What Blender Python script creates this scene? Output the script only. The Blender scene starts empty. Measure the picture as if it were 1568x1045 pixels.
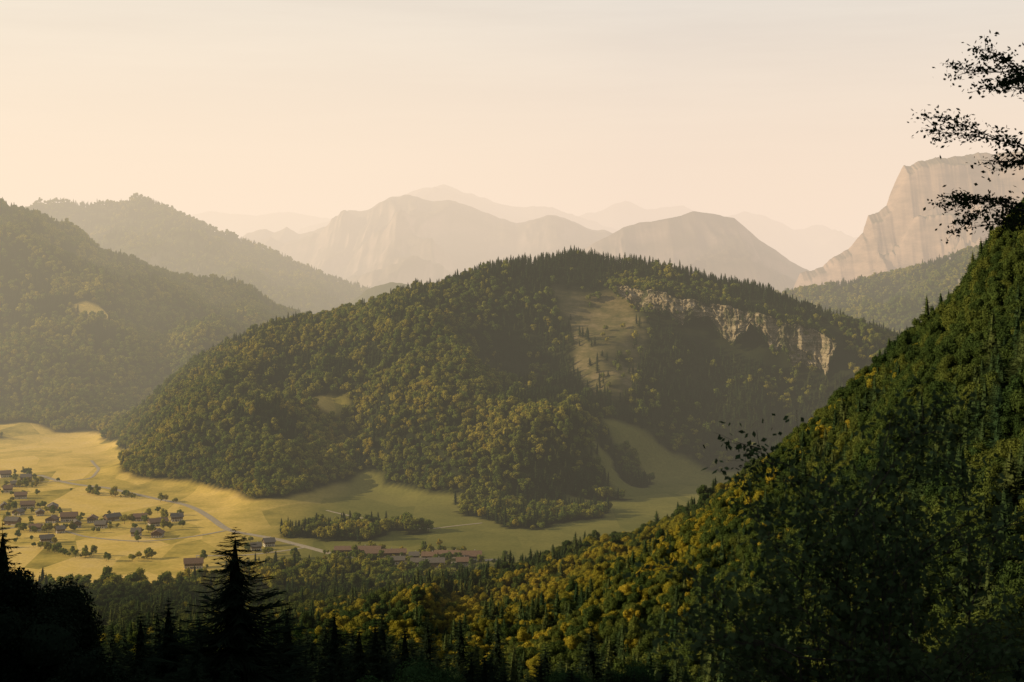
import bpy, math, random
import numpy as np
from mathutils import Vector
random.seed(5); rng=np.random.default_rng(11)
scene=bpy.context.scene
CAMZ=290.0; F=2178.0; U0=784.0; V0=430.0
# image pixel coordinates plus an assumed distance north -> world metres
def P(u,v,y): return ((u-U0)/F*y, y, CAMZ-(v-V0)/F*y)
def FL(u,v):
    y=CAMZ*F/(v-V0); return ((u-U0)/F*y, y)
# ------------------------------------------------------------ noise
def _h(ix,iy,s):
    n=(ix.astype(np.int64)*374761393+iy.astype(np.int64)*668265263+s*974634777)&0xffffffff
    n=((n^(n>>13))*1274126177)&0xffffffff
    n=(n^(n>>16))&0xffffffff
    return n/4294967295.0
def vn(x,y,s=0):
    x=np.asarray(x,float);y=np.asarray(y,float)
    ix=np.floor(x);iy=np.floor(y);fx=x-ix;fy=y-iy
    fx=fx*fx*fx*(fx*(fx*6-15)+10);fy=fy*fy*fy*(fy*(fy*6-15)+10)
    a=_h(ix,iy,s);b=_h(ix+1,iy,s);c=_h(ix,iy+1,s);d=_h(ix+1,iy+1,s)
    return (a*(1-fx)+b*fx)*(1-fy)+(c*(1-fx)+d*fx)*fy
def fbm(x,y,o=4,s=0):
    t=0;a=.5;n=0
    for i in range(o):
        t=t+a*vn(x,y,s+i*17);n+=a;x=x*2.03+5.1;y=y*2.03+1.7;a*=.5
    return t/n
def ridg(x,y,o=4,s=0):
    t=0;a=.5;n=0
    for i in range(o):
        t=t+a*(1-np.abs(2*vn(x,y,s+i*13)-1));n+=a;x=x*2.1+3.1;y=y*2.1+7.7;a*=.5
    return t/n
def sst(a,b,x):
    t=np.clip((x-a)/(b-a),0,1);return t*t*(3-2*t)
# ------------------------------------------------------------ mesh helpers
def mk(name,V,faces,mats,coll=None,smooth=False,link=True):
    V=np.asarray(V,np.float32).reshape(-1,3)
    me=bpy.data.meshes.new(name)
    li=[];tot=[];mi=[]
    for f,m in faces:
        f=np.asarray(f,np.int32)
        if len(f)==0: continue
        li.append(f.ravel());tot.append(np.full(len(f),f.shape[1],np.int32));mi.append(np.full(len(f),m,np.int32))
    li=np.concatenate(li);tot=np.concatenate(tot);mi=np.concatenate(mi)
    me.vertices.add(len(V));me.vertices.foreach_set('co',V.ravel())
    me.loops.add(len(li));me.loops.foreach_set('vertex_index',li)
    me.polygons.add(len(tot))
    me.polygons.foreach_set('loop_start',np.concatenate([[0],np.cumsum(tot)[:-1]]).astype(np.int32))
    me.polygons.foreach_set('material_index',mi)
    me.polygons.foreach_set('use_smooth',np.full(len(tot),smooth))
    me.update(calc_edges=True);me.validate()
    for m in mats: me.materials.append(m)
    ob=bpy.data.objects.new(name,me)
    if coll is not None: coll.objects.link(ob)
    elif link: scene.collection.objects.link(ob)
    return ob
def gridF(r,c):
    i=np.arange(r-1)[:,None]*c+np.arange(c-1)[None,:]
    i=i.ravel();return np.stack([i,i+1,i+c+1,i+c],1)
class Geo:
    def __init__(s): s.V=[];s.F=[];s.n=0
    def add(s,V,Fs,m=0):
        V=np.asarray(V,float).reshape(-1,3);s.V.append(V)
        s.F.append((np.asarray(Fs)+s.n,m));s.n+=len(V)
    def tube(s,p0,p1,r0,r1,k=6,m=1):
        p0=np.array(p0,float);p1=np.array(p1,float);d=p1-p0;d/=np.linalg.norm(d)+1e-9
        a=np.cross(d,[0,0,1.]) if abs(d[2])<.9 else np.cross(d,[1.,0,0]);a/=np.linalg.norm(a);b=np.cross(d,a)
        t=np.arange(k)/k*2*np.pi;c=np.cos(t)[:,None]*a+np.sin(t)[:,None]*b
        V=np.concatenate([p0+c*r0,p1+c*r1]);i=np.arange(k);j=(i+1)%k
        s.add(V,np.stack([i,j,j+k,i+k],1),m)
    def quads(s,C,N,size,m=0,asp=1.0):
        n=len(C);N=N/(np.linalg.norm(N,axis=1,keepdims=True)+1e-9)
        r=rng.normal(size=(n,3));a=np.cross(N,r);a/=np.linalg.norm(a,axis=1,keepdims=True)+1e-9
        b=np.cross(N,a);size=np.asarray(size).reshape(-1,1)*np.ones((n,1))
        a=a*size*.5*asp;b=b*size*.5
        V=np.stack([C-a,C-b*.8,C+a,C+b*.9],1).reshape(-1,3)
        s.add(V,np.arange(4*n).reshape(-1,4),m)
    def obj(s,name,mats,**k): return mk(name,np.concatenate(s.V),s.F,mats,**k)
# ------------------------------------------------------------ materials
def newmat(name):
    m=bpy.data.materials.new(name);m.use_nodes=True;nt=m.node_tree;nt.nodes.clear()
    o=nt.nodes.new('ShaderNodeOutputMaterial');return m,nt,o
def ramp(nt,inp,stops):
    r=nt.nodes.new('ShaderNodeValToRGB');e=r.color_ramp.elements
    e[0].position=stops[0][0];e[0].color=(*stops[0][1],1)
    e[1].position=stops[-1][0];e[1].color=(*stops[-1][1],1)
    for p,c in stops[1:-1]:
        q=e.new(p);q.color=(*c,1)
    nt.links.new(inp,r.inputs[0]);return r.outputs[0]
def noise(nt,scale,detail=4,rough=.55,vec=None,dim='3D'):
    n=nt.nodes.new('ShaderNodeTexNoise');n.inputs['Scale'].default_value=scale;n.inputs['Detail'].default_value=detail;n.inputs['Roughness'].default_value=rough
    if vec is None:
        g=nt.nodes.new('ShaderNodeNewGeometry');vec=g.outputs['Position']
    nt.links.new(vec,n.inputs['Vector']);return n.outputs['Fac']
def mixc(nt,fac,a,b,mode='MIX'):
    n=nt.nodes.new('ShaderNodeMix');n.data_type='RGBA';n.blend_type=mode
    for k,v in ((0,fac),(6,a),(7,b)):
        if hasattr(v,'links'): nt.links.new(v,n.inputs[k])
        elif k==0: n.inputs[k].default_value=v
        else: n.inputs[k].default_value=(*v,1)
    return n.outputs[2]
def maths(nt,op,a,b=0.5):
    n=nt.nodes.new('ShaderNodeMath');n.operation=op
    for k,v in ((0,a),(1,b)):
        if hasattr(v,'links'): nt.links.new(v,n.inputs[k])
        else: n.inputs[k].default_value=v
    return n.outputs[0]
def foliage(name,stops,trans=.25,wscale=.006):
    m,nt,o=newmat(name)
    oi=nt.nodes.new('ShaderNodeObjectInfo');g=nt.nodes.new('ShaderNodeNewGeometry')
    nz=noise(nt,wscale,1)
    f=maths(nt,'ADD',maths(nt,'MULTIPLY',oi.outputs['Random'],.7),maths(nt,'SUBTRACT',maths(nt,'MULTIPLY',nz,1.2),.45))
    col=ramp(nt,f,stops)
    v=maths(nt,'ADD',maths(nt,'MULTIPLY',g.outputs['Random Per Island'],.9),.55)
    mul=nt.nodes.new('ShaderNodeVectorMath');mul.operation='SCALE';nt.links.new(col,mul.inputs[0]);nt.links.new(v,mul.inputs['Scale'])
    d=nt.nodes.new('ShaderNodeBsdfDiffuse');t=nt.nodes.new('ShaderNodeBsdfTranslucent');mx=nt.nodes.new('ShaderNodeMixShader')
    nt.links.new(mul.outputs[0],d.inputs[0]);nt.links.new(mul.outputs[0],t.inputs[0]);mx.inputs[0].default_value=trans
    nt.links.new(d.outputs[0],mx.inputs[1]);nt.links.new(t.outputs[0],mx.inputs[2]);nt.links.new(mx.outputs[0],o.inputs[0]);return m
def simple(name,c1,c2,scale,rough=.9,bump=0):
    m,nt,o=newmat(name);b=nt.nodes.new('ShaderNodeBsdfPrincipled');b.inputs['Roughness'].default_value=rough
    if 'Specular IOR Level' in b.inputs: b.inputs['Specular IOR Level'].default_value=.2
    n=noise(nt,scale,5);nt.links.new(ramp(nt,n,[(.3,c1),(.7,c2)]),b.inputs[0]);nt.links.new(b.outputs[0],o.inputs[0]);return m
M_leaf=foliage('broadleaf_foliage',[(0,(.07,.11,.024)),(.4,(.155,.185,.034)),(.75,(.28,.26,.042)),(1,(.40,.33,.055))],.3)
M_gold=foliage('sun_tinted_beech_foliage',[(0,(.15,.155,.025)),(.5,(.27,.235,.030)),(1,(.39,.295,.036))],.3)  # brighter golden leaf, with sunlight put into its colour
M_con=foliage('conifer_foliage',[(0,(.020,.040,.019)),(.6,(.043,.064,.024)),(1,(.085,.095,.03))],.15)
M_dark=foliage('shade_tinted_foliage',[(0,(.010,.018,.011)),(1,(.020,.029,.015))],.1)  # near-black copy of the leaf colours, foreground shade put into them
M_dleaf=foliage('near_hillside_foliage',[(0,(.030,.055,.018)),(.5,(.062,.088,.023)),(1,(.125,.135,.028))],.2)  # darker copy of the broadleaf colours, carrying the hillside's shade
M_nearleaf=foliage('near_leaves',[(0,(.020,.034,.014)),(1,(.038,.055,.02))],.25)
M_shrub=foliage('understorey_foliage',[(0,(.03,.06,.02)),(1,(.05,.085,.03))],.25)
M_sap=foliage('shrub_leaves',[(0,(.05,.078,.033)),(1,(.10,.14,.06))],.3)
M_bark=simple('bark',(.03,.024,.018),(.07,.055,.04),3)
# ------------------------------------------------------------ terrain control points
T=14.0; C=[]
def c(u,v,y,t=None):
    p=P(u,v,y);C.append((p[0],p[1],p[2]-(T if t is None else t)))
def w(x,y,z): C.append((x,y,z))
SIL=[(1568,275,570),(1500,352,660),(1470,412,710),(1400,472,790),(1340,506,850),(1250,586,930),(1180,648,1000),(1120,696,1040),(1060,742,1060),(980,784,1090),(900,813,1110),(800,846,1140),(720,868,1160),(640,885,1180),(560,900,1180)]
for q in SIL+[(1568,450,420),(1480,560,520),(1500,700,360),(1400,800,420),(1400,1000,300),(1300,700,680),(1200,850,600),(1200,1000,420),(1100,800,800),(1050,900,700),(1000,1000,580),(900,900,850),(900,1040,560),(800,930,850),(700,950,850),(700,1040,600),(500,960,900),(500,908,1150),(300,930,1100),(150,930,1100)]: c(*q)
NN=len(C)
T=12.0
for q in [(0,0,286.6),(0,-150,330),(-30,150,238),(0,80,258),(15,50,268),(40,150,236),(0,300,194),(-100,300,188),(-100,450,150),(-200,450,138),(0,450,155),(8,25,279),(60,60,268),(3,12,284.4),(35,95,252),(100,120,262),(-40,80,258),(80,250,205),
  (72,200,218),(170,200,255),(300,400,350),(330,600,390),(480,850,340),(420,1000,220),(300,1150,120),(250,1300,40),(600,1300,150),(300,1500,0),(100,1400,-8),(0,1350,-10),(600,1600,90),(750,1900,80),(900,1200,300),(900,600,600),(600,200,520),(400,-100,450),
  (-930,600,930),(-930,690,780),(-930,770,420),(-930,850,110),(-930,1080,40),(-930,1250,20),(-900,1480,-8),(-700,1400,-10),(-700,1200,5),(-470,950,30),(-470,1150,8),(-820,450,940),(-780,250,900),(-600,0,760),(-150,200,220),(-250,500,122),(-400,720,90),(-300,800,68),(-250,0,330),(-1300,700,900),(-1400,1000,250),(-1300,1400,60),(-1300,1700,10),(-300,-300,420),(0,-400,420),  # includes an unseen left ridge, added and raised to shade the near hillside
  (-650,1500,-12),(-450,1500,-12),(-250,1500,-12),(-50,1550,-12),(150,1650,-10),(-600,1800,-12),(-450,1750,-12),(-780,2100,-12),(-900,1700,-12),(-100,1700,-12),(-550,1400,-12),(-350,1380,-8),(-200,1350,-4),(-640,2000,-12),(-800,2350,-6),(-1200,2000,-5),(-1200,2300,0),
  (0,2850,150),(300,2800,130),(-300,2900,70),(-500,2900,20),(600,2720,40),(-155,1831,-8),(-27,1754,-10),(55,1820,-4),(-206,1960,-2),(-281,1684,-10),(-387,1858,-8),(-475,1974,-8),(-640,2300,-4),(150,1900,-4),(230,1950,-2),(-757,2600,8),
  (-1400,4500,150),(-600,4400,30),(0,4000,-20),(0,3300,-20),(600,3300,-10),(1200,3200,50),(1100,2500,150),(-1900,3300,500),(-1900,2600,150),(-1600,4300,350),(1800,3000,200),(1800,2000,300),(1500,1000,500),(-1900,1500,200),(-1900,900,600)]: w(*q)
CREST=[(180,665,2480),(250,590,2550),(330,533,2600),(440,489,2600),(560,464,2550),(640,437,2500),(700,420,2490),(750,402,2480),(800,395,2500),(850,397,2500),(900,397,2500),(960,400,2480),(1020,411,2450),(1100,433,2430),(1180,455,2400),(1260,477,2380),(1330,501,2350),(1450,560,2300)]
for q in CREST: c(*q)
for q in [(720,440,2410),(660,500,2280),(620,560,2160),(600,610,2060),(700,605,2090),(780,620,2030),(830,652,1960),(842,700,1900),(770,560,2300),(850,575,2250),(680,745,1860),(450,625,2100),(430,680,1980),(400,742,1850),(300,620,2300),(400,560,2350),(520,520,2380),(500,600,2180),(545,655,2110),
  (920,455,2440),(940,525,2310),(930,600,2180),(930,680,2060),(1000,745,2020),(1100,600,2250),(1100,525,2340),(1200,560,2300),(1060,690,2120),(1200,650,2200),(1250,600,2250),
  (-200,230,3500),(0,308,3600),(60,346,3600),(130,376,3600),(200,397,3650),(280,421,3700),(350,441,3700),(420,461,3750),(480,481,3800),(0,450,3150),(150,475,3150),(250,505,3200),(100,560,2900),(0,600,2780),(200,585,2900),(0,645,2600),(-200,600,2700),(-250,420,3100),(330,520,3100)]: c(*q)
C=np.array(C);K=len(C);SC=1000.;cc=.055
Cx=C[:,:2]/SC
A=np.sqrt(((Cx[:,None]-Cx[None])**2).sum(-1)+cc*cc)
reg=np.full(K,.002);reg[:NN]=.012
Mx=np.zeros((K+3,K+3));Mx[:K,:K]=-A;Mx[:K,K]=1;Mx[K,:K]=1;Mx[:K,K+1:]=Cx;Mx[K+1:,:K]=Cx.T
Mx[np.arange(K),np.arange(K)]=-cc+reg
sol=np.linalg.solve(Mx,np.concatenate([C[:,2],[0,0,0]]))
def rbf(x,y):
    x=np.asarray(x,float).ravel()/SC;y=np.asarray(y,float).ravel()/SC;out=np.empty(len(x))
    for a in range(0,len(x),20000):
        X=x[a:a+20000];Y=y[a:a+20000]
        d=np.sqrt((X[:,None]-Cx[None,:,0])**2+(Y[:,None]-Cx[None,:,1])**2+cc*cc)
        out[a:a+20000]=-d@sol[:K]+sol[K]+sol[K+1]*X+sol[K+2]*Y
    return out
CRX=np.array([P(*q)[0] for q in CREST]);CRY=np.array([q[2] for q in CREST],float)
# spur skyline used to keep interpolation overshoot off the near hillside crest
SB=np.array([(q[0]-U0)/F for q in SIL[::-1]]+[.45,.6]);SE=np.array([(V0-q[1])/F for q in SIL[::-1]]+[.16,.3])
def height(x,y):
    sh=np.shape(x);x=np.asarray(x,float).ravel();y=np.asarray(y,float).ravel()
    h=rbf(np.clip(x,-2500,2300),np.clip(y,-500,4700))
    m=sst(8,60,h)*sst(1250,1700,y)
    dc=np.abs(np.interp(x,CRX,CRY)-y);m=m*np.where(y<2950,.2+.8*sst(20,220,dc),1)
    wx=x+(fbm(x/200,y/200,3,40)-.5)*160
    h=h+m*((fbm(x/120,y/120,4,3)-.5)*38+(ridg(wx/260,y/520,3,9)-.60)*85)
    near=(y>180)&(y<1300);yy=np.maximum(y,100);cap=CAMZ+np.interp(x/yy,SB,SE)*y-15
    d=h-cap;h=np.where(near,cap+.5*(d-np.sqrt(d*d+40))+1,h)
    # gullies and ribs running down the near hillside
    gx_=x+(fbm(x/130,y/130,3,71)-.5)*90
    h=h-(1-ridg((gx_*.35+y*.75)/125,(gx_*.9-y*.35)/420,2,61))*34*sst(260,420,y)*(1-sst(1000,1180,y))*sst(20,90,h)*(x>-60)
    h=h+(fbm(x/60,y/60,3,33)-.5)*9*sst(100,300,y)*sst(8,60,h)
    h=.5*(h+np.sqrt(h*h+50))-1.5
    h=h+(fbm(x/120,y/120,3,5)-.5)*3*sst(100,300,y)
    e=np.maximum(sst(4100,4700,y),np.maximum(sst(2000,2500,-x),sst(1900,2300,x)))
    h=h*(1-e)+e*(-20+60*fbm(x/900,y/900,3,4))
    return h.reshape(sh)
GX0,GX1,GY0,GY1,GS=-2700,2500,-400,4800,10.
gx=np.arange(GX0,GX1+1,GS);gy=np.arange(GY0,GY1+1,GS)
HG=height(*np.meshgrid(gx,gy))
def H(x,y):
    fx=np.clip((np.asarray(x,float)-GX0)/GS,0,len(gx)-1.001);fy=np.clip((np.asarray(y,float)-GY0)/GS,0,len(gy)-1.001)
    i=fx.astype(int);j=fy.astype(int);a=fx-i;b=fy-j
    return (HG[j,i]*(1-a)+HG[j,i+1]*a)*(1-b)+(HG[j+1,i]*(1-a)+HG[j+1,i+1]*a)*b
# land cover
CLEAR=[(-285,2190,32,26),(-924,3150,45,26),(-912,2600,75,50),(206,2085,80,36),(215,1970,95,55),(-200,1950,26,50),(150,2010,40,30)]
def cover(x,y,h=None):
    x=np.asarray(x,float);y=np.asarray(y,float)
    if h is None: h=H(x,y)
    n=(fbm(x/60,y/60,3,21)-.5)
    flat=1-sst(6,11,h+n*8)
    bound=1345+np.where(x>-330,sst(-330,-250,x)*85,0)-sst(-180,-80,x)*40+n*50
    flat=flat*sst(-10,10,y-bound)*(y<2700)
    n2=fbm(x/28,y/40,3,77)-.5
    tree=((np.abs(x+185)/78)**2+((y-1635)/46)**2<1+n+n2*2.4)|((np.abs(x-15)/90)**2+((y-1785)/100)**2<1+n*1.5+n2*1.6)|(((x+560)/40)**2+((y-2240)/60)**2<1+n)|(((x-90)/60)**2+((y-1880)/22)**2<1+n*2)|(((x-175)/25)**2+((y-2030)/50)**2<1+n*2)
    flat=np.where(tree,0,flat)
    m=flat
    for a,b,rx,ry in CLEAR:
        m=np.maximum(m,1-sst(.8,1.15,np.sqrt(((x-a)/rx)**2+((y-b)/ry)**2)+n*.5))
    m=np.where(tree,0,m)
    t=(2455-y)/300.
    lo=78+t*55+n*50;hi=235-t*60+n*80
    s=sst(-8,8,x-lo)*sst(-8,8,hi-x)*sst(-.02,.05,t)*(1-sst(.85,1.05,t+n*.5))
    return m,s
# ground sheet
ys=[-400.]
while ys[-1]<45000:
    y=ys[-1];ys.append(y+(max(6,.0035*abs(y)) if y<4800 else .03*y))
ys=np.array(ys);S=np.linspace(-1,1,560);XX=S[None,:]*(900+.55*ys[:,None]);YY=np.repeat(ys[:,None],560,1)
ZZ=H(XX,YY);far=sst(4500,4800,YY);ZZ=ZZ*(1-far)+far*(-20+60*fbm(XX/900,YY/900,3,4))
ed=np.maximum(sst(2200,2700,-XX),sst(2100,2500,XX));ZZ=np.where(YY<4800,ZZ*(1-ed)+ed*20,ZZ)
m,nt,o=newmat('ground_cover')
at=nt.nodes.new('ShaderNodeAttribute');at.attribute_name='cover';sp=nt.nodes.new('ShaderNodeSeparateColor');nt.links.new(at.outputs['Color'],sp.inputs[0])
forest=ramp(nt,noise(nt,.05,4),[(.3,(.016,.022,.010)),(.7,(.035,.040,.016))])
g=nt.nodes.new('ShaderNodeNewGeometry')
vd=nt.nodes.new('ShaderNodeVectorMath');vd.operation='MULTIPLY';nt.links.new(g.outputs['Position'],vd.inputs[0]);vd.inputs[1].default_value=(1,.55,0)
vo=nt.nodes.new('ShaderNodeTexVoronoi');vo.inputs['Scale'].default_value=.014;nt.links.new(vd.outputs[0],vo.inputs['Vector'])
sv=nt.nodes.new('ShaderNodeSeparateColor');nt.links.new(vo.outputs['Color'],sv.inputs[0])
fn=maths(nt,'ADD',maths(nt,'MULTIPLY',sv.outputs[0],.30),maths(nt,'MULTIPLY',noise(nt,.02,6,.65),.70))
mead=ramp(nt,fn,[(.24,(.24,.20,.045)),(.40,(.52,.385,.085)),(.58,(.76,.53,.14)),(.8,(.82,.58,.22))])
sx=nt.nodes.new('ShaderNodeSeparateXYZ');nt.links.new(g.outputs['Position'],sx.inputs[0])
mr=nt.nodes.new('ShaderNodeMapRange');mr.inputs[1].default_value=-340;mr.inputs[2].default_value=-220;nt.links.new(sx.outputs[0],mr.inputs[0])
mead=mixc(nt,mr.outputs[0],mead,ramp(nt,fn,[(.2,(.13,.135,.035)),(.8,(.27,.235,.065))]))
mead=mixc(nt,1.0,mead,ramp(nt,noise(nt,.25,5,.7),[(.3,(.78,.78,.78)),(.7,(1.1,1.1,1.1))]),'MULTIPLY')
vm0=nt.nodes.new('ShaderNodeVectorMath');vm0.operation='MULTIPLY';nt.links.new(g.outputs['Position'],vm0.inputs[0]);vm0.inputs[1].default_value=(.35,.35,2.5)
scr=ramp(nt,maths(nt,'ADD',maths(nt,'MULTIPLY',noise(nt,.05,5,.7,vm0.outputs[0]),.5),maths(nt,'MULTIPLY',noise(nt,.03,6,.7),.5)),[(.35,(.06,.07,.027)),(.5,(.15,.125,.055)),(.65,(.31,.23,.13))])
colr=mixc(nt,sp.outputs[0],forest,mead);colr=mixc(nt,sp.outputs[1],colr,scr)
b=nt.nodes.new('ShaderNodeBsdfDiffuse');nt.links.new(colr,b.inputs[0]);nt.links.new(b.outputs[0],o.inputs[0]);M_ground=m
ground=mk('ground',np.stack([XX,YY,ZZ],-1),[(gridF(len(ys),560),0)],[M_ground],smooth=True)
cm,cs=cover(XX,YY,ZZ);cm=np.where(YY>4500,0,cm)
ca=ground.data.color_attributes.new('cover','FLOAT_COLOR','POINT')
col=np.zeros((XX.size,4),np.float32);col[:,0]=cm.ravel();col[:,1]=cs.ravel();col[:,3]=1
ca.data.foreach_set('color',col.ravel())
# ------------------------------------------------------------ mountains
def rockmat(name,f1,f2,r1,r2,lo=.55,hi=.8,sc=.004):
    m,nt,o=newmat(name);g=nt.nodes.new('ShaderNodeNewGeometry');sx=nt.nodes.new('ShaderNodeSeparateXYZ');nt.links.new(g.outputs['Normal'],sx.inputs[0])
    n=noise(nt,sc,8,.65);f=maths(nt,'ADD',sx.outputs[2],maths(nt,'SUBTRACT',maths(nt,'MULTIPLY',n,.6),.3))
    mr=nt.nodes.new('ShaderNodeMapRange');mr.inputs[1].default_value=lo;mr.inputs[2].default_value=hi;nt.links.new(f,mr.inputs[0])
    vm=nt.nodes.new('ShaderNodeVectorMath');vm.operation='MULTIPLY';nt.links.new(g.outputs['Position'],vm.inputs[0]);vm.inputs[1].default_value=(.5,.5,1.6)
    n2=noise(nt,sc*3,8,.7,vm.outputs[0])
    rock=ramp(nt,n2,[(.3,r1),(.7,r2)]);fo=ramp(nt,noise(nt,sc*4,6,.7),[(.35,f1),(.65,f2)])
    cl=mixc(nt,mr.outputs[0],rock,fo);d=nt.nodes.new('ShaderNodeBsdfDiffuse');nt.links.new(cl,d.inputs[0]);nt.links.new(d.outputs[0],o.inputs[0]);return m
def mountain(name,pts,D1,D2,base,mat,cols=600,rows=130,lam=500,amp=.35,jag=.01,prof=None,seed=1,tree=0,rs=.45):
    pts=np.array([P(*q) for q in pts]);x=np.linspace(pts[0,0],pts[-1,0],cols)
    yc=np.interp(x,pts[:,0],pts[:,1]);zc=np.interp(x,pts[:,0],pts[:,2])-tree
    Hh=zc.max()-base
    zc=zc+(fbm(x/(lam*.12),x*0+seed,4,seed)-.5)*Hh*jag*2.5
    yc=yc+(fbm(x/lam/2,x*0+3.3,3,seed+5)-.5)*lam*.8
    s=np.linspace(-1,1,rows);s=np.sign(s)*np.abs(s)**1.25
    a=np.abs(s)[:,None]
    if prof is None: pr=(1-a)**1.25*.75+(1-a)*.25
    else: pr=np.interp(a,[p[0] for p in prof],[p[1] for p in prof])
    Y=yc[None]+np.where(s<0,s*D1,s*D2)[:,None];X=np.repeat(x[None],rows,0)
    wx=X+(fbm(X/lam,Y/lam,3,seed+2)-.5)*lam*1.2
    r=ridg(wx/lam,Y/lam*rs,5,seed+7)-.62
    env=np.clip(a*5,0,1)*np.clip((1-a)*2.5,0,1)
    Z=base+(zc[None]-base)*pr+r*env*(zc[None]-base)*amp*1.6
    Z=Z+(fbm(X/lam*6,Y/lam*6,4,seed+9)-.5)*Hh*.05*np.clip(a*8,0.15,1)
    e=np.minimum(np.arange(cols),np.arange(cols)[::-1])/ (cols*.04);Z=np.where(e[None]<1,base+(Z-base)*sst(0,1,e)[None],Z)
    Z=np.where(a>.985,base-60,Z)
    mk(name,np.stack([X,Y,Z],-1),[(gridF(rows,cols),0)],[mat],smooth=True)
    return X,Y,Z
MF=rockmat('forested_mountain',(.035,.045,.02),(.09,.09,.035),(.14,.12,.09),(.26,.22,.17),.45,.62)
MR=rockmat('alpine_rock',(.08,.07,.045),(.15,.12,.075),(.20,.15,.12),(.38,.28,.22),.55,.85,.003)
MC=rockmat('limestone_mountain',(.09,.075,.05),(.18,.14,.09),(.23,.165,.125),(.52,.36,.27),.6,.85,.005)
r2=mountain('mountain_ridge',[(-420,330,5600),(-200,300,5600),(-60,335,5500),(38,322,5500),(50,308,5500),(90,305,5500),(120,313,5500),(150,308,5500),(190,312,5500),(205,300,5500),(225,303,5500),(262,322,5450),(330,350,5400),(400,378,5350),(460,405,5300),(520,430,5250),(570,447,5200),(650,480,5200)],1400,900,-20,MF,lam=420,amp=.3,jag=.012,seed=3,tree=6)
mountain('forested_hill',[(520,475,4700),(560,442,4700),(595,431,4700),(640,436,4700),(690,452,4700),(760,480,4700)],500,400,-20,MF,cols=200,rows=60,lam=250,seed=5)
mountain('mountain_massif',[(250,400,9200),(330,372,9200),(385,352,9200),(400,347,9200),(412,352,9200),(432,345,9200),(450,356,9200),(500,346,9100),(530,322,9000),(560,318,9000),(600,300,9000),(640,303,9000),(700,312,9000),(745,326,9000),(790,342,8900),(840,330,8800),(865,334,8800),(900,346,8800),(950,356,8700),(1010,378,8600),(1080,410,8500),(1150,440,8500)],3200,1600,-30,MR,lam=1100,amp=.38,jag=.020,seed=8,rs=.7)
mountain('mountain_peak',[(430,352,13000),(540,330,13000),(600,300,13000),(640,290,13000),(680,283,13000),(710,296,13000),(760,309,13000),(800,319,13000),(845,316,13000),(880,332,13000),(950,350,13000),(1050,380,13000)],3000,1500,-30,MR,cols=500,rows=80,lam=1200,jag=.016,seed=12)
mountain('mountain_dome',[(830,420,7300),(900,378,7300),(950,350,7300),(975,342,7300),(1020,336,7200),(1060,325,7200),(1095,329,7200),(1125,334,7200),(1145,352,7200),(1175,374,7100),(1210,398,7100),(1260,425,7100),(1330,455,7100)],1900,1200,-30,MR,cols=500,rows=120,lam=700,amp=.34,seed=15,rs=.7)
mountain('distant_mountain_range',[(150,350,15000),(250,338,15000),(330,322,15000),(390,330,15000),(440,324,15000),(520,338,15000),(640,335,15000),(860,340,15000),(920,322,15000),(955,309,15000),(985,320,15000),(1045,312,15000),(1065,324,15000),(1105,335,15000),(1140,323,15000),(1175,330,15000),(1215,350,15000),(1260,344,15000),(1300,364,15000),(1350,356,15000),(1500,350,15000),(1700,340,15000)],3500,2000,-40,MR,cols=600,rows=70,lam=1500,jag=.02,seed=18)
mountain('limestone_cliff_mountain',[(1190,432,6200),(1260,408,6100),(1300,380,6050),(1320,358,6000),(1326,352,6000),(1331,330,6000),(1345,326,6000),(1362,315,6000),(1374,278,6000),(1388,254,6000),(1410,246,6000),(1440,240,6000),(1500,235,6000),(1568,228,6000),(1680,224,6100),(1800,260,6200),(1950,330,6200)],1500,1400,-30,MC,cols=900,rows=220,lam=300,amp=.34,jag=.012,prof=[(0,1),(.05,.93),(.10,.66),(.16,.60),(.22,.44),(.5,.2),(1,0)],seed=22,rs=1.0)
r8=mountain('forested_ridge',[(1080,480,4600),(1180,452,4600),(1240,441,4600),(1300,432,4600),(1360,421,4600),(1420,405,4500),(1480,386,4500),(1540,362,4400),(1650,330,4400),(1800,320,4400)],800,700,-20,MF,cols=450,rows=100,lam=260,amp=.3,seed=27,tree=6)
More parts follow.
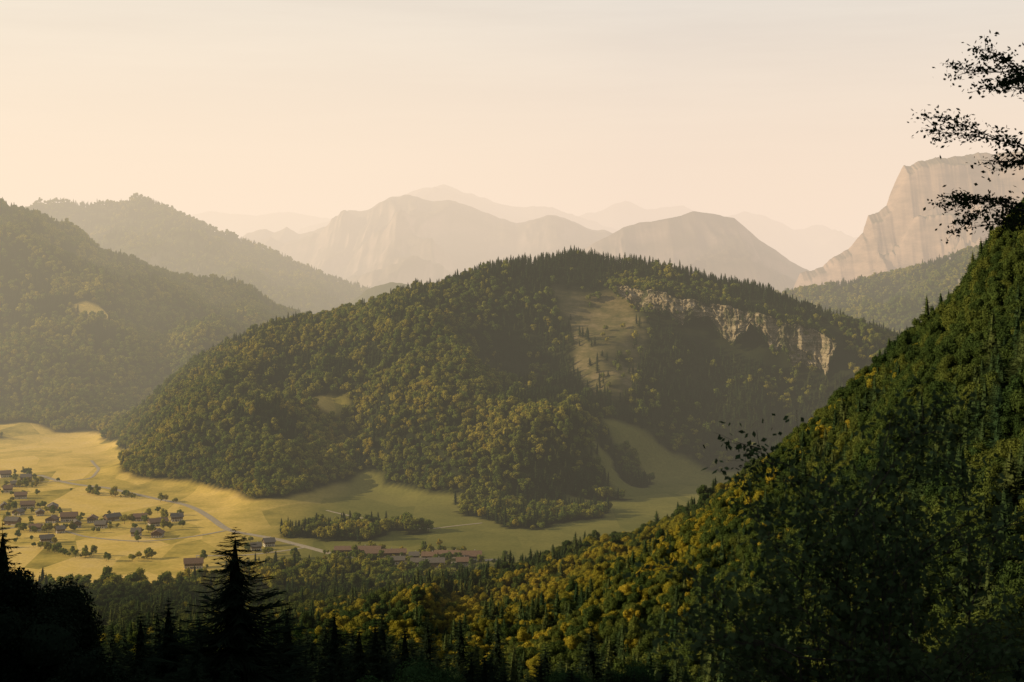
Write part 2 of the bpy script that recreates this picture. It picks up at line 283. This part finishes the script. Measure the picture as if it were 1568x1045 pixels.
# ------------------------------------------------------------ tree prototypes
def ico(sub):
    import bmesh
    bm=bmesh.new();bmesh.ops.create_icosphere(bm,subdivisions=sub,radius=1)
    V=np.array([v.co[:] for v in bm.verts]);Fc=np.array([[v.index for v in f.verts] for f in bm.faces]);bm.free();return V,Fc
IV,IF=ico(2)
def broad(coll,name,n,leaf,mat,Ht=16,Rw=5.4,seed=0):
    r=np.random.default_rng(seed);g=Geo()
    k=11;cen=r.normal(size=(k,3));cen/=np.linalg.norm(cen,axis=1,keepdims=True);cen*=r.uniform(.4,.85,(k,1))
    cen=cen*[Rw,Rw,Ht*.36]+[0,0,Ht*.58];rad=r.uniform(.30,.52,k)*Rw;rad[0]=Rw*.58;cen[0]=[0,0,Ht*.60]
    for a,b in zip(cen,rad):
        d=1+(fbm(IV[:,0]*3+a[0],IV[:,1]*3+IV[:,2]*2,3,seed)-.5)*.6
        g.add(a+IV*b*.78*d[:,None],IF,0)
    i=r.integers(0,k,n*2);d=r.normal(size=(n*2,3));d[:,2]=d[:,2]*.9+.15;d/=np.linalg.norm(d,axis=1,keepdims=True)
    p=cen[i]+d*rad[i][:,None]*r.uniform(.82,1.16,(n*2,1))
    dist=np.linalg.norm(p[:,None]-cen[None],axis=2)/rad[None];dist[np.arange(len(p)),i]=2
    ok=(dist.min(1)>.85);p=p[ok][:n];d=d[ok][:n]
    g.quads(p,d+r.normal(size=p.shape)*.5,r.uniform(.6,1.4,len(p))*leaf,0)
    g.tube((0,0,-1),(0,0,Ht*.5),.32,.2,6,1)
    for a in cen[:5]: g.tube((0,0,Ht*.3),a,.16,.06,4,1)
    return g.obj(name,[mat,M_bark],coll=coll)
def conifer(coll,name,mat,Ht=22,Rw=3.4,tiers=16,nb=8,sub=4,seed=0,droop=.3,start=.1,width=.34,core=.4):
    r=np.random.default_rng(seed);g=Geo();Q=[]
    prof=lambda z: Rw*min(1.0,((1-z)*1.7))**.75
    zt=1-(1-start)*(1-np.linspace(0,1,tiers))**1.25*.995-.004
    for z in zt:
        rr0=prof(z)+.08
        for q in range(nb):
            a=r.uniform(0,2*np.pi);rr=rr0*r.uniform(.5,1.2);zz=z*Ht+r.uniform(-.5,.3)*Ht/tiers*(1-z+.15)*1.5
            o=np.array([math.cos(a),math.sin(a),0]);t=np.array([-o[1],o[0],0])
            dz=rr*droop*r.uniform(.6,1.3)*(1 if z<.9 else .3)
            def pt(s): return o*rr*s+np.array([0,0,zz-dz*s*1.7+dz*s*s*1.3])
            for j in range(sub):
                s0=j/sub;s1=(j+1.25)/sub;p0=pt(s0);p1=pt(min(s1,1.05));wd=rr*width*(1-.65*s0)*r.uniform(.8,1.2)
                for sg in (-1,1):
                    tip=pt(min(s0+.42,1.12))+t*sg*wd+np.array([0,0,-wd*r.uniform(.15,.7)])
                    Q.append([p0,p1,tip])
    Q=np.array(Q).reshape(-1,3);g.add(Q,np.arange(len(Q)).reshape(-1,3),0)
    k=9;zc=np.linspace(start,.95,12);ring=[]
    for z in zc:
        rr=core*prof(z)*(1 if z<.9 else .3)
        for q in range(k):
            a=q/k*6.283;rj=rr*r.uniform(.7,1.25);ring.append((rj*math.cos(a),rj*math.sin(a),z*Ht))
    i=np.arange(11)[:,None]*k+np.arange(k)[None];j=np.arange(11)[:,None]*k+(np.arange(k)+1)[None]%k
    g.add(ring,np.stack([i.ravel(),j.ravel(),j.ravel()+k,i.ravel()+k],1),0)
    g.tube((0,0,-1),(0,0,Ht*.99),.26*Ht/22,.02,6,1)
    return g.obj(name,[mat,M_bark],coll=coll)
CF=bpy.data.collections.new('forest_trees');CN=bpy.data.collections.new('hillside_trees');CD=bpy.data.collections.new('shaded_trees')
for i in range(4): broad(CF,'tree_%d'%i,420,1.25,M_leaf,14+i,5.3+.3*i,seed=i)
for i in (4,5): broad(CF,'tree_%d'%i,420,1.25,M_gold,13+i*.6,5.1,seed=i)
for i in (6,7,8): conifer(CF,'tree_%d'%i,M_con,16+i%3*2,3.8,11,8,2,seed=i)
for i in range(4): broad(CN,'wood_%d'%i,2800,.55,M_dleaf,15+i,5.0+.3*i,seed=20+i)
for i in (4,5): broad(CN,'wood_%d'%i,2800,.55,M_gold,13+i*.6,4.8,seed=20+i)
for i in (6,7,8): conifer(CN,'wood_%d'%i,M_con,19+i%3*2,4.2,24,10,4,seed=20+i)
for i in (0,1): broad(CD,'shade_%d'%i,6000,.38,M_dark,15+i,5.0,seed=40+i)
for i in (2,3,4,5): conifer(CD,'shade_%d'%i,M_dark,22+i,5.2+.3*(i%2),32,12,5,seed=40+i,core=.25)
def scatter(name,p,kind,sc,coll,tilt=.04):
    n=len(p);me=bpy.data.meshes.new(name);me.vertices.add(n);me.vertices.foreach_set('co',np.asarray(p,np.float32).ravel())
    a=me.attributes.new('kind','INT','POINT');a.data.foreach_set('value',np.asarray(kind,np.int32))
    rot=np.stack([rng.normal(0,tilt,n),rng.normal(0,tilt,n),rng.uniform(0,6.28,n)],1).astype(np.float32)
    a=me.attributes.new('rot','FLOAT_VECTOR','POINT');a.data.foreach_set('vector',rot.ravel())
    s=np.stack([sc*rng.uniform(.88,1.12,n),sc*rng.uniform(.88,1.12,n),sc*rng.uniform(.85,1.15,n)],1).astype(np.float32)
    a=me.attributes.new('sc','FLOAT_VECTOR','POINT');a.data.foreach_set('vector',s.ravel())
    ob=bpy.data.objects.new(name,me);scene.collection.objects.link(ob)
    ng=bpy.data.node_groups.new(name+'_nodes','GeometryNodeTree')
    ng.interface.new_socket(name='Geometry',in_out='INPUT',socket_type='NodeSocketGeometry');ng.interface.new_socket(name='Geometry',in_out='OUTPUT',socket_type='NodeSocketGeometry')
    N=ng.nodes;gi=N.new('NodeGroupInput');go=N.new('NodeGroupOutput');ip=N.new('GeometryNodeInstanceOnPoints');ci=N.new('GeometryNodeCollectionInfo')
    ci.inputs['Collection'].default_value=coll;ci.inputs['Separate Children'].default_value=True;ci.inputs['Reset Children'].default_value=True
    ip.inputs['Pick Instance'].default_value=True
    def na(nm,t):
        q=N.new('GeometryNodeInputNamedAttribute');q.data_type=t;q.inputs['Name'].default_value=nm
        return [s for s in q.outputs if s.enabled and s.name=='Attribute'][0]
    L=ng.links;L.new(gi.outputs[0],ip.inputs['Points']);L.new(ci.outputs[0],ip.inputs['Instance']);L.new(na('kind','INT'),ip.inputs['Instance Index'])
    L.new(na('rot','FLOAT_VECTOR'),ip.inputs['Rotation']);L.new(na('sc','FLOAT_VECTOR'),ip.inputs['Scale']);L.new(ip.outputs[0],go.inputs[0])
    md=ob.modifiers.new('scatter','NODES');md.node_group=ng;return ob
def cand(y0,y1,sp,eff=None):
    W=.36*1.12*y1+90;x=np.arange(-W,W,sp);y=np.arange(y0,y1,sp);X,Y=np.meshgrid(x,y);X=X+(np.arange(len(y))%2)[:,None]*sp*.5
    X=(X+rng.uniform(-.45,.45,X.shape)*sp).ravel();Y=(Y+rng.uniform(-.45,.45,Y.shape)*sp).ravel()
    k=np.abs(X)<.36*1.12*Y+90;X=X[k];Y=Y[k]
    Z=H(X,Y);mm,ss=cover(X,Y,Z)
    k=(mm<.35)&((ss<.3)|(rng.random(len(X))<.10))
    if eff:   # even spacing along the slope rather than in plan
        gxx=(H(X+8,Y)-H(X-8,Y))/16;gyy=(H(X,Y+8)-H(X,Y-8))/16
        k&=rng.random(len(X))<(sp/eff)**2*np.sqrt(1+2.0*(gxx**2+gyy**2))
    X,Y,Z=X[k],Y[k],Z[k]
    occ=np.zeros(len(X),bool)
    for t in np.linspace(.12,.98,70):
        hz=H(X*t,Y*t);lz=CAMZ+(Z+30-CAMZ)*t;occ|=(hz>lz+22*t)&(Y*(1-t)>60)
    k=~occ;return X[k],Y[k],Z[k]
def cliffband(X,Y):
    d=np.interp(X,CRX,CRY)-Y
    return (X>175)&(X<545)&(d>8)&(d<95)
def kinds(X,Y,Z,pc,pg):
    n=len(X);r=rng.random(n);cl=fbm(X/90,Y/90,3,31);pc=np.clip(pc+(cl-.5)*2.2*(pc>0),0.0,.98)
    k=rng.integers(0,4,n);k=np.where(rng.random(n)<pg,rng.integers(4,6,n),k);return np.where(r<pc,rng.integers(6,9,n),k)
X,Y,Z=cand(700,1300,4.6,6.6)
sunband=np.exp(-(((X-10)/200)**2+((Y-960)/200)**2))*.9  # golden crowns massed here paint the sunlit band into leaf colour
kd=kinds(X,Y,Z,.14+0*X,sunband)
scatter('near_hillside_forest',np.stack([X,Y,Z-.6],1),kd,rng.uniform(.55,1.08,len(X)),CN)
X,Y,Z=cand(1300,2780,8.3);k=~cliffband(X,Y);X,Y,Z=X[k],Y[k],Z[k]
top=sst(230,300,Z)*(Y>2300)
right=sst(-60,60,X+(Y-2200)*-.1)*(Y>1800)  # extra dark conifers on this side stand in for the spur's shadow
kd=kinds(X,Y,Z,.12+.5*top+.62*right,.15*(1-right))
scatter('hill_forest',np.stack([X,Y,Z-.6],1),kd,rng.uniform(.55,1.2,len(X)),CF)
X,Y,Z=cand(2780,4250,11.5)
scatter('valley_side_forest',np.stack([X,Y,Z-.6],1),kinds(X,Y,Z,.25,.12),rng.uniform(.9,1.45,len(X)),CF)
def onmtn(R,n,s,name):
    X,Y,Z=R;r,c_=X.shape;i=rng.uniform(0,r*.52,n);j=rng.uniform(0,c_-1.01,n);a=i.astype(int);b=j.astype(int)
    jx=rng.uniform(0,1,n);zz=Z[a,b]*(1-jx)+Z[a,b+1]*jx;xx=X[a,b]*(1-jx)+X[a,b+1]*jx;f=i-a
    zz=zz*(1-f)+Z[a+1,b]*f;yy=Y[a,b]*(1-f)+Y[a+1,b]*f
    k=(np.abs(xx)<.40*yy)&(zz>5);scatter(name,np.stack([xx,yy,zz-1],1)[k],kinds(xx[k],yy[k],zz[k],.4,.03),rng.uniform(.9,1.4,k.sum()),CF)
onmtn(r2,18000,1,'ridge_forest');onmtn(r8,12000,1,'ridge_forest')
X,Y,Z=cand(110,700,4.2,6.4)
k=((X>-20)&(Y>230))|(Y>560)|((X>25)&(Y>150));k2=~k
kd=kinds(X,Y,Z,.26,.01+np.exp(-(((X-20)/110)**2+((Y-830)/120)**2))*.4)  # golden crowns again stand for sunlight on the lower slope
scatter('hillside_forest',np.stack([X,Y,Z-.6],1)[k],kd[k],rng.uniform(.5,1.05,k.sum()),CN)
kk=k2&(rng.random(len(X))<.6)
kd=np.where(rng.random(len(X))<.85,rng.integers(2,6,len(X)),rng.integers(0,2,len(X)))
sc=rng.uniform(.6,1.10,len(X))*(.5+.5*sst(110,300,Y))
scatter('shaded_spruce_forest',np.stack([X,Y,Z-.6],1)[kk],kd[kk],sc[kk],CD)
# ------------------------------------------------------------ cliff
cu=np.array([935,945,960,1000,1050,1070,1085,1100,1120,1150,1165,1180,1230,1262,1280]);chh=np.array([2,12,22,30,36,24,14,30,40,24,36,50,62,62,6.])
tv=np.interp(cu,[935,1000,1060,1100,1180,1265,1280],[437,446,462,468,486,514,524])
n=420;u=np.linspace(935,1280,n);hc=np.interp(u,cu,chh)*(.6+.7*vn(u/16,u*0,3));v0=np.interp(u,cu,tv)+(fbm(u/12,u*0,3,5)-.5)*12
cy=np.interp(u,[q[0] for q in CREST],[q[2] for q in CREST])-84+(fbm(u/25,u*0+2,4,8)-.5)*26
rows=54;Vc=[]
for r in range(rows+6):
    if r<=rows:
        t=r/rows;v=v0+hc*(1-t)*1.15;y=cy+t*9
        st=np.floor(t*8+vn(u/40,u*0,9)*1.5);off=(_h(st,st*0,5)-.5)*7+(fbm(u/3.2,u*0+t*9,4,12)-.5)*7+(fbm(u/11,u*0+t*2,3,14)-.5)*16
        yy=y+off
        x=(u-U0)/F*y;z=CAMZ-(v-V0)/F*y
    else:
        k=r-rows;yy=cy+7+k*15;x=(u-U0)/F*(cy+7);z=CAMZ-(v0-V0)/F*(cy+7)+k*1.2
    Vc.append(np.stack([x,yy,z],-1))
Vc=np.array(Vc)
m,nt,o=newmat('cliff_rock');g=nt.nodes.new('ShaderNodeNewGeometry');vm=nt.nodes.new('ShaderNodeVectorMath');vm.operation='MULTIPLY';nt.links.new(g.outputs['Position'],vm.inputs[0]);vm.inputs[1].default_value=(.10,.10,2.2)
cl=ramp(nt,noise(nt,.14,8,.65,vm.outputs[0]),[(.32,(.09,.075,.05)),(.47,(.27,.215,.145)),(.64,(.43,.35,.25))])
cl=mixc(nt,ramp(nt,noise(nt,.035,6,.7),[(.50,(0,0,0)),(.61,(1,1,1))]),cl,(.055,.06,.028))
d=nt.nodes.new('ShaderNodeBsdfDiffuse');nt.links.new(cl,d.inputs[0]);nt.links.new(d.outputs[0],o.inputs[0])
mk('rock_cliff',Vc,[(gridF(rows+6,n),0)],[m])
tp=[]
for _ in range(950):
    i=random.randrange(n);k=random.uniform(0,1);r=Vc[rows][i];tp.append((r[0],r[1]+2+k*66,max(r[2]+k*5,float(H(r[0],r[1]+2+k*66)))-.5))
for _ in range(130):
    i=random.randrange(n);r=Vc[0][i];tp.append((r[0],r[1]-3,r[2]-5))
for _ in range(40):
    i=random.randrange(n);r=Vc[random.randrange(rows)][i];tp.append((r[0],r[1],r[2]-2))
tp=np.array(tp);scatter('cliff_top_trees',tp,kinds(tp[:,0],tp[:,1],tp[:,2],.6,.03),rng.uniform(.4,.85,len(tp)),CF)
# ------------------------------------------------------------ roads
M_road=simple('gravel_road',(.34,.27,.18),(.46,.38,.27),.3)
def road(name,uv,wd,mat=M_road):
    p=np.array([FL(*q) for q in uv]);d=np.concatenate([[0],np.cumsum(np.linalg.norm(np.diff(p,axis=0),axis=1))])
    n=max(8,int(d[-1]/6));t=np.linspace(0,d[-1],n);x=np.interp(t,d,p[:,0]);y=np.interp(t,d,p[:,1])
    for _ in range(12): x[1:-1]=(x[:-2]+x[1:-1]*2+x[2:])/4;y[1:-1]=(y[:-2]+y[1:-1]*2+y[2:])/4
    dx=np.gradient(x);dy=np.gradient(y);l=np.hypot(dx,dy);nx=-dy/l;ny=dx/l
    V=[]
    for s in (-.5,-.17,.17,.5): V.append(np.stack([x+nx*wd*s,y+ny*wd*s,H(x+nx*wd*s,y+ny*wd*s)+(.35 if abs(s)<.3 else .22)],-1))
    mk(name,np.array(V),[(gridF(4,n),0)],[mat],smooth=True)
road('road',[(60,728),(110,742),(170,748),(230,760),(285,772),(318,790),(350,812),(410,822),(470,838),(520,852),(600,862),(680,862),(760,855)],9)
road('farm_track',[(20,735),(80,738),(140,735),(152,720),(140,705)],5)
road('farm_track',[(0,812),(60,800),(130,822),(210,830),(290,822),(345,812)],5)
road('farm_track',[(300,850),(380,850),(440,843),(470,838)],5)
road('farm_track',[(500,782),(590,800),(650,812),(700,805),(738,800)],4)
# ------------------------------------------------------------ houses
M_wall=simple('lime_plaster',(.55,.5,.42),(.7,.65,.56),.8);M_wood=simple('weathered_timber',(.12,.075,.045),(.22,.14,.085),1.5)
M_roof=simple('clay_roof_tiles',(.15,.09,.058),(.26,.16,.105),1.2);M_roof2=simple('grey_shingles',(.12,.10,.085),(.2,.17,.14),1.2)
M_win=simple('window_glass',(.02,.025,.03),(.04,.045,.05),1,.2)
def box(g,x0,x1,y0,y1,z0,z1,m=0):
    V=[(x,y,z) for z in (z0,z1) for x,y in ((x0,y0),(x1,y0),(x1,y1),(x0,y1))]
    g.add(V,[(0,3,2,1),(4,5,6,7),(0,1,5,4),(1,2,6,5),(2,3,7,6),(3,0,4,7)],m)
def house_parts(L,W,h,rise,barn,roofm):
    hw=W/2;hl=L/2;out=[]
    g=Geo();low=h*.5 if not barn else h*.25
    box(g,-hl,hl,-hw,hw,-1.5,low,0);box(g,-hl-.06,hl+.06,-hw-.06,hw+.06,low,h,1)
    for sx in (-hl-.05,hl+.05):
        g.add([(sx,-hw,h),(sx,hw,h),(sx,0,h+rise*.94)],[(0,1,2)],1)
    out.append(('walls',g,[M_wall,M_wood]))
    g=Geo();ov=1.1;sl=rise/hw;t=.3
    for s in (-1,1):
        e=(hw+ov)*s;ze=h+rise-sl*(hw+ov)
        a=[(-hl-ov,0,h+rise),(hl+ov,0,h+rise),(hl+ov,e,ze),(-hl-ov,e,ze)]
        b=[(x,y,z+t) for x,y,z in a];g.add(a+b,[(0,1,2,3),(4,7,6,5),(0,4,5,1),(1,5,6,2),(2,6,7,3),(3,7,4,0)],0)
    box(g,hl*.3,hl*.3+.8,.8,1.6,h+rise*.3,h+rise+1.1,1)
    out.append(('roof',g,[roofm,M_wall]))
    g=Geo()
    if not barn:
        for fl in (low*.35,h*.62):
            for s in (-1,1):
                for x in np.arange(-hl+1.6,hl-1,2.6): box(g,x-.5,x+.5,s*(hw+.08)-.06,s*(hw+.08)+.06,fl,fl+1.2)
                for y in np.arange(-hw+1.8,hw-1,2.6): box(g,s*(hl+.08)-.06,s*(hl+.08)+.06,y-.5,y+.5,fl,fl+1.2)
    else:
        for s in (-1,1):
            for x in np.arange(-hl+3,hl-1,5): box(g,x-.6,x+.6,s*(hw+.08)-.06,s*(hw+.08)+.06,h*.6,h*.6+.9)
    out.append(('windows',g,[M_win]))
    g=Geo();dw=2.0 if barn else .55
    box(g,-hl*.2-dw,-hl*.2+dw,-hw-.14,-hw-.05,0,3.2 if barn else 2.1);out.append(('door',g,[M_wood]))
    return [(nm,gg.obj(nm,mm,link=False).data) for nm,gg,mm in out]
VAR=[('farmhouse',house_parts(15,11,5.6,3.4,False,M_roof)),('farmhouse',house_parts(12,10,5.4,3.2,False,M_roof2)),('farmhouse',house_parts(20,12,6,3.8,False,M_roof)),('barn',house_parts(19,11,5.5,3.4,True,M_roof2)),('barn',house_parts(44,13,4.6,2.6,True,M_roof))]
HS=[]
def house(u,v,k,ang):
    x,y=FL(u,v);nm,parts=VAR[k];e=bpy.data.objects.new(nm,None);scene.collection.objects.link(e)
    e.location=(x,y,float(H(x,y)));e.rotation_euler=(0,0,ang);e.scale=(random.uniform(.75,1.1),random.uniform(.85,1.1),random.uniform(.85,1.1));HS.append((x,y))
    for pn,me in parts:
        ob=bpy.data.objects.new(pn,me);scene.collection.objects.link(ob);ob.parent=e
hl=[(6,731),(22,741),(38,735),(14,754),(34,763),(8,778),(30,788),(44,780),(62,792),(84,781),(76,799),(106,796),(120,806),(92,816),(138,799),(152,808),(168,797),(212,796),(244,801),(272,799),(206,817),(240,824),(72,831),(16,806),(54,812),(300,866),(392,844),(408,838)]
for i,(u,v) in enumerate(hl): house(u+random.uniform(-4,4),v+random.uniform(-3,3),[0,1,3,0,2,1,1][i%7],random.choice([.15,.35,1.7,.5,1.9])+random.uniform(-.35,.35))
for u,v,k in [(548,847,4),(590,851,4),(634,855,1),(658,856,0),(690,852,4),(722,857,2),(640,866,1),(668,866,3),(708,864,0),(610,862,1)]: house(u,v,k,random.uniform(-.1,.15))
vt=[]
for _ in range(2500):
    q=random.random()
    if q<.7:
        a=random.choice(HS);x=a[0]+random.gauss(0,20);y=a[1]+random.gauss(0,26)
    elif q<.8: x,y=FL(random.uniform(430,740),random.gauss(858,6))
    elif q<.9:
        t=random.random();x,y=FL(60+330*t+random.gauss(0,5),842+14*math.sin(t*4)+random.gauss(0,2))
    else:
        t=random.random();x,y=FL(110+160*t+random.gauss(0,3),752+16*t+random.gauss(0,1.2))
    if min((a-x)**2+(b-y)**2 for a,b in HS)<121: continue
    if fbm(x/30,y/30,2,51)<.50: continue
    vt.append((x,y,float(H(x,y))-.4))
vt=np.array(vt[:330]);scatter('village_trees',vt,kinds(vt[:,0],vt[:,1],vt[:,2],0,.1),rng.uniform(.3,.8,len(vt)),CF)
# ------------------------------------------------------------ foreground spruces
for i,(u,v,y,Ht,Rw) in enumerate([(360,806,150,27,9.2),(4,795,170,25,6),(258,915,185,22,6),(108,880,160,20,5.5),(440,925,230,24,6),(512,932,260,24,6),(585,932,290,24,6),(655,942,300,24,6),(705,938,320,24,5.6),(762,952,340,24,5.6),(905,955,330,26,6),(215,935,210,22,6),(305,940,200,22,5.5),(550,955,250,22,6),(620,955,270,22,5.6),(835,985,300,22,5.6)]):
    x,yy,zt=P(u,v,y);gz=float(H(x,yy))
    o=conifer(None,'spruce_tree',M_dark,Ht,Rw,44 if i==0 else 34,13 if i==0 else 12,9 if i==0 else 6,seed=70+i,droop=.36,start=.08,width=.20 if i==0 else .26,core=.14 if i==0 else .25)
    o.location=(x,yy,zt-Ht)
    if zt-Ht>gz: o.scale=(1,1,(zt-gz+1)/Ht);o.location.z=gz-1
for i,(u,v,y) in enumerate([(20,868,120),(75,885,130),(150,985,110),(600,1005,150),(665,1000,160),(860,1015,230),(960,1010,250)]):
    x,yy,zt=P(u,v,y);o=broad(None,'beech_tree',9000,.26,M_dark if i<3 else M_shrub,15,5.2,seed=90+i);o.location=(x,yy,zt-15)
# overhanging beech at right
def branch(g,p,d,L,r,depth,leaves,lf=1.0,kids=(.3,.5),sp=.2):
    n=6;p=np.array(p,float);d=np.array(d,float);d/=np.linalg.norm(d)
    for i in range(n):
        q=p+d*L/n;g.tube(p,q,r*(1-i/n*.7),r*(1-(i+1)/n*.7),5,1)
        if depth>0 and i>=1:
            for s in range(2):
                dd=d+rng.normal(size=3)*.5;dd[2]*=.55;branch(g,q,dd,L*rng.uniform(*kids),r*.45,depth-1,leaves,lf,(.3,.5),sp)
        if depth<=1:
            k=int((5 if depth==1 else 9)*lf)
            leaves.append(q+rng.normal(size=(k,3))*[1,1,.5]*L*sp)
        p=q;d=d+rng.normal(size=3)*.07;d/=np.linalg.norm(d)
g=Geo();lv=[]
tx,ty=12.6,25.;tz=float(H(tx,ty))
g.tube((tx,ty,tz-.5),(tx+.3,ty,290),.26,.2,10,1);g.tube((tx+.3,ty,290),(tx+.2,ty,300),.2,.06,8,1)
for (u,v,y,zs,r) in [(1540,152,24.5,1.9,.03),(1535,200,25,1.0,.03),(1545,240,25.5,.4,.03),(1575,128,26,2.3,.03),(1570,275,24,-.3,.03),(1690,40,26,2,.08),(1780,120,25,1.5,.08),(1740,260,24,0,.07),(1850,0,27,3,.08)]:
    e=np.array(P(u,v,y));s=np.array([tx+.2,ty,290+zs]);dd=e-s;L=np.linalg.norm(dd);branch(g,s,dd,L,r,2,lv,.4,(.15,.25),.3)
lv=np.concatenate(lv);g.quads(lv,rng.normal(size=lv.shape)+[0,0,.8],rng.uniform(.04,.072,len(lv)),0,1.4)
g.obj('beech_tree',[M_nearleaf,M_bark])
for (x,y,zt) in [(2.7,12.5,288.0),(3.1,12,288.5),(3.6,13,288.4),(2.6,10.5,287.4),(4.3,14,288.0),(3.3,11,287.6)]:
    g=Geo();lv=[];z=float(H(x,y));Hs=max(1.5,zt-z)
    for q in range(4): branch(g,(x+random.uniform(-.15,.15),y,z-.1),(random.uniform(-.08,.06),random.uniform(-.08,.08),1),Hs*random.uniform(.75,1),.018,2,lv,.3,(.14,.24))
    lv=np.concatenate(lv);g.quads(lv,rng.normal(size=lv.shape)+[0,0,.5],rng.uniform(.04,.07,len(lv)),0,1.3);g.obj('hazel_shrub',[M_sap,M_bark])
# ------------------------------------------------------------ haze (air volumes whose own glow stands in for scattered sunlight)
def haze(name,sig,Le):
    m,nt,o=newmat(name);a=nt.nodes.new('ShaderNodeVolumeAbsorption');a.inputs['Color'].default_value=(0,0,0,1);a.inputs['Density'].default_value=sig
    e=nt.nodes.new('ShaderNodeEmission');e.inputs[0].default_value=(*[q/max(Le) for q in Le],1);e.inputs[1].default_value=sig*max(Le)
    s=nt.nodes.new('ShaderNodeAddShader');nt.links.new(a.outputs[0],s.inputs[0]);nt.links.new(e.outputs[0],s.inputs[1]);nt.links.new(s.outputs[0],o.inputs['Volume']);return m
def hbox(name,x0,x1,y0,y1,z0,z1,m):
    g=Geo();box(g,x0,x1,y0,y1,z0,z1);g.obj(name,[m])
hbox('valley_haze',-22000,22000,900,4299,-300,1300,haze('valley_haze_air',5.5e-5,(1.02,.89,.64)))
hbox('mountain_haze',-22000,22000,4300,43000,-300,1500,haze('mountain_haze_air',2.3e-4,(.93,.73,.59)))
pl=[(-1200,901),(400,4298),(-9000,4298),(-9000,901)]
V=[(x,y,z) for z in (-290,1290) for x,y in pl]
mk('glowing_mist',V,[([(0,3,2,1),(4,5,6,7),(0,1,5,4),(1,2,6,5),(2,3,7,6),(3,0,4,7)],0)],[haze('mist_air',8e-5,(1.38,1.12,.74))])  # emissive wedge: its glow paints the brighter haze on the sun side
# ------------------------------------------------------------ light
el=math.radians(20);az=math.radians(-96)
Sv=Vector((math.sin(az)*math.cos(el),math.cos(az)*math.cos(el),math.sin(el)))
L=bpy.data.lights.new('sun','SUN');L.energy=5;L.angle=math.radians(.5);L.color=(1,.81,.48)
lo=bpy.data.objects.new('sun',L);scene.collection.objects.link(lo);lo.rotation_euler=Sv.to_track_quat('Z','Y').to_euler();lo.location=(-800,200,1500)
wd=bpy.data.worlds.new('World');scene.world=wd;wd.use_nodes=True;nt=wd.node_tree;nt.nodes.clear()
o=nt.nodes.new('ShaderNodeOutputWorld');sk=nt.nodes.new('ShaderNodeTexSky');sk.sky_type='NISHITA';sk.sun_disc=False;sk.sun_elevation=el;sk.sun_rotation=az%(2*math.pi);sk.dust_density=3;sk.altitude=600
b1=nt.nodes.new('ShaderNodeBackground');b1.inputs[1].default_value=.07;nt.links.new(sk.outputs[0],b1.inputs[0])
tc=nt.nodes.new('ShaderNodeTexCoord');sx=nt.nodes.new('ShaderNodeSeparateXYZ');nt.links.new(tc.outputs['Generated'],sx.inputs[0])
veil=ramp(nt,sx.outputs[2],[(0,(.95,.84,.69)),(.08,(.93,.875,.785)),(.2,(.83,.825,.80)),(.38,(.48,.51,.55)),(1,(.30,.34,.39))])
vm=nt.nodes.new('ShaderNodeVectorMath');vm.operation='MULTIPLY';nt.links.new(tc.outputs['Generated'],vm.inputs[0]);vm.inputs[1].default_value=(1.2,1.2,14)
cn=ramp(nt,noise(nt,2.6,5,.62,vm.outputs[0]),[(.38,(.88,.88,.90)),(.64,(1.0,1.0,1.0))])
veil=mixc(nt,1.0,veil,cn,'MULTIPLY')
mr=nt.nodes.new('ShaderNodeMapRange');mr.inputs[1].default_value=-.4;mr.inputs[2].default_value=.7;mr.inputs[3].default_value=.5;mr.inputs[4].default_value=1;nt.links.new(sx.outputs[1],mr.inputs[0])
b2=nt.nodes.new('ShaderNodeBackground');nt.links.new(veil,b2.inputs[0]);nt.links.new(mr.outputs[0],b2.inputs[1])
mx=nt.nodes.new('ShaderNodeMixShader');mx.inputs[0].default_value=.8;nt.links.new(b1.outputs[0],mx.inputs[1]);nt.links.new(b2.outputs[0],mx.inputs[2]);nt.links.new(mx.outputs[0],o.inputs[0])
# ------------------------------------------------------------ camera
cam=bpy.data.cameras.new('camera');co=bpy.data.objects.new('camera',cam);scene.collection.objects.link(co);scene.camera=co
co.location=(0,0,CAMZ);co.rotation_euler=(math.radians(90),0,0);cam.lens=F/1568*36;cam.sensor_width=36;cam.shift_y=-(522.5-V0)/1568
cam.clip_start=.5;cam.clip_end=90000;cam.dof.use_dof=True;cam.dof.focus_distance=800;cam.dof.aperture_fstop=5.0
scene.view_settings.view_transform='Standard';scene.view_settings.look='None';scene.view_settings.exposure=0
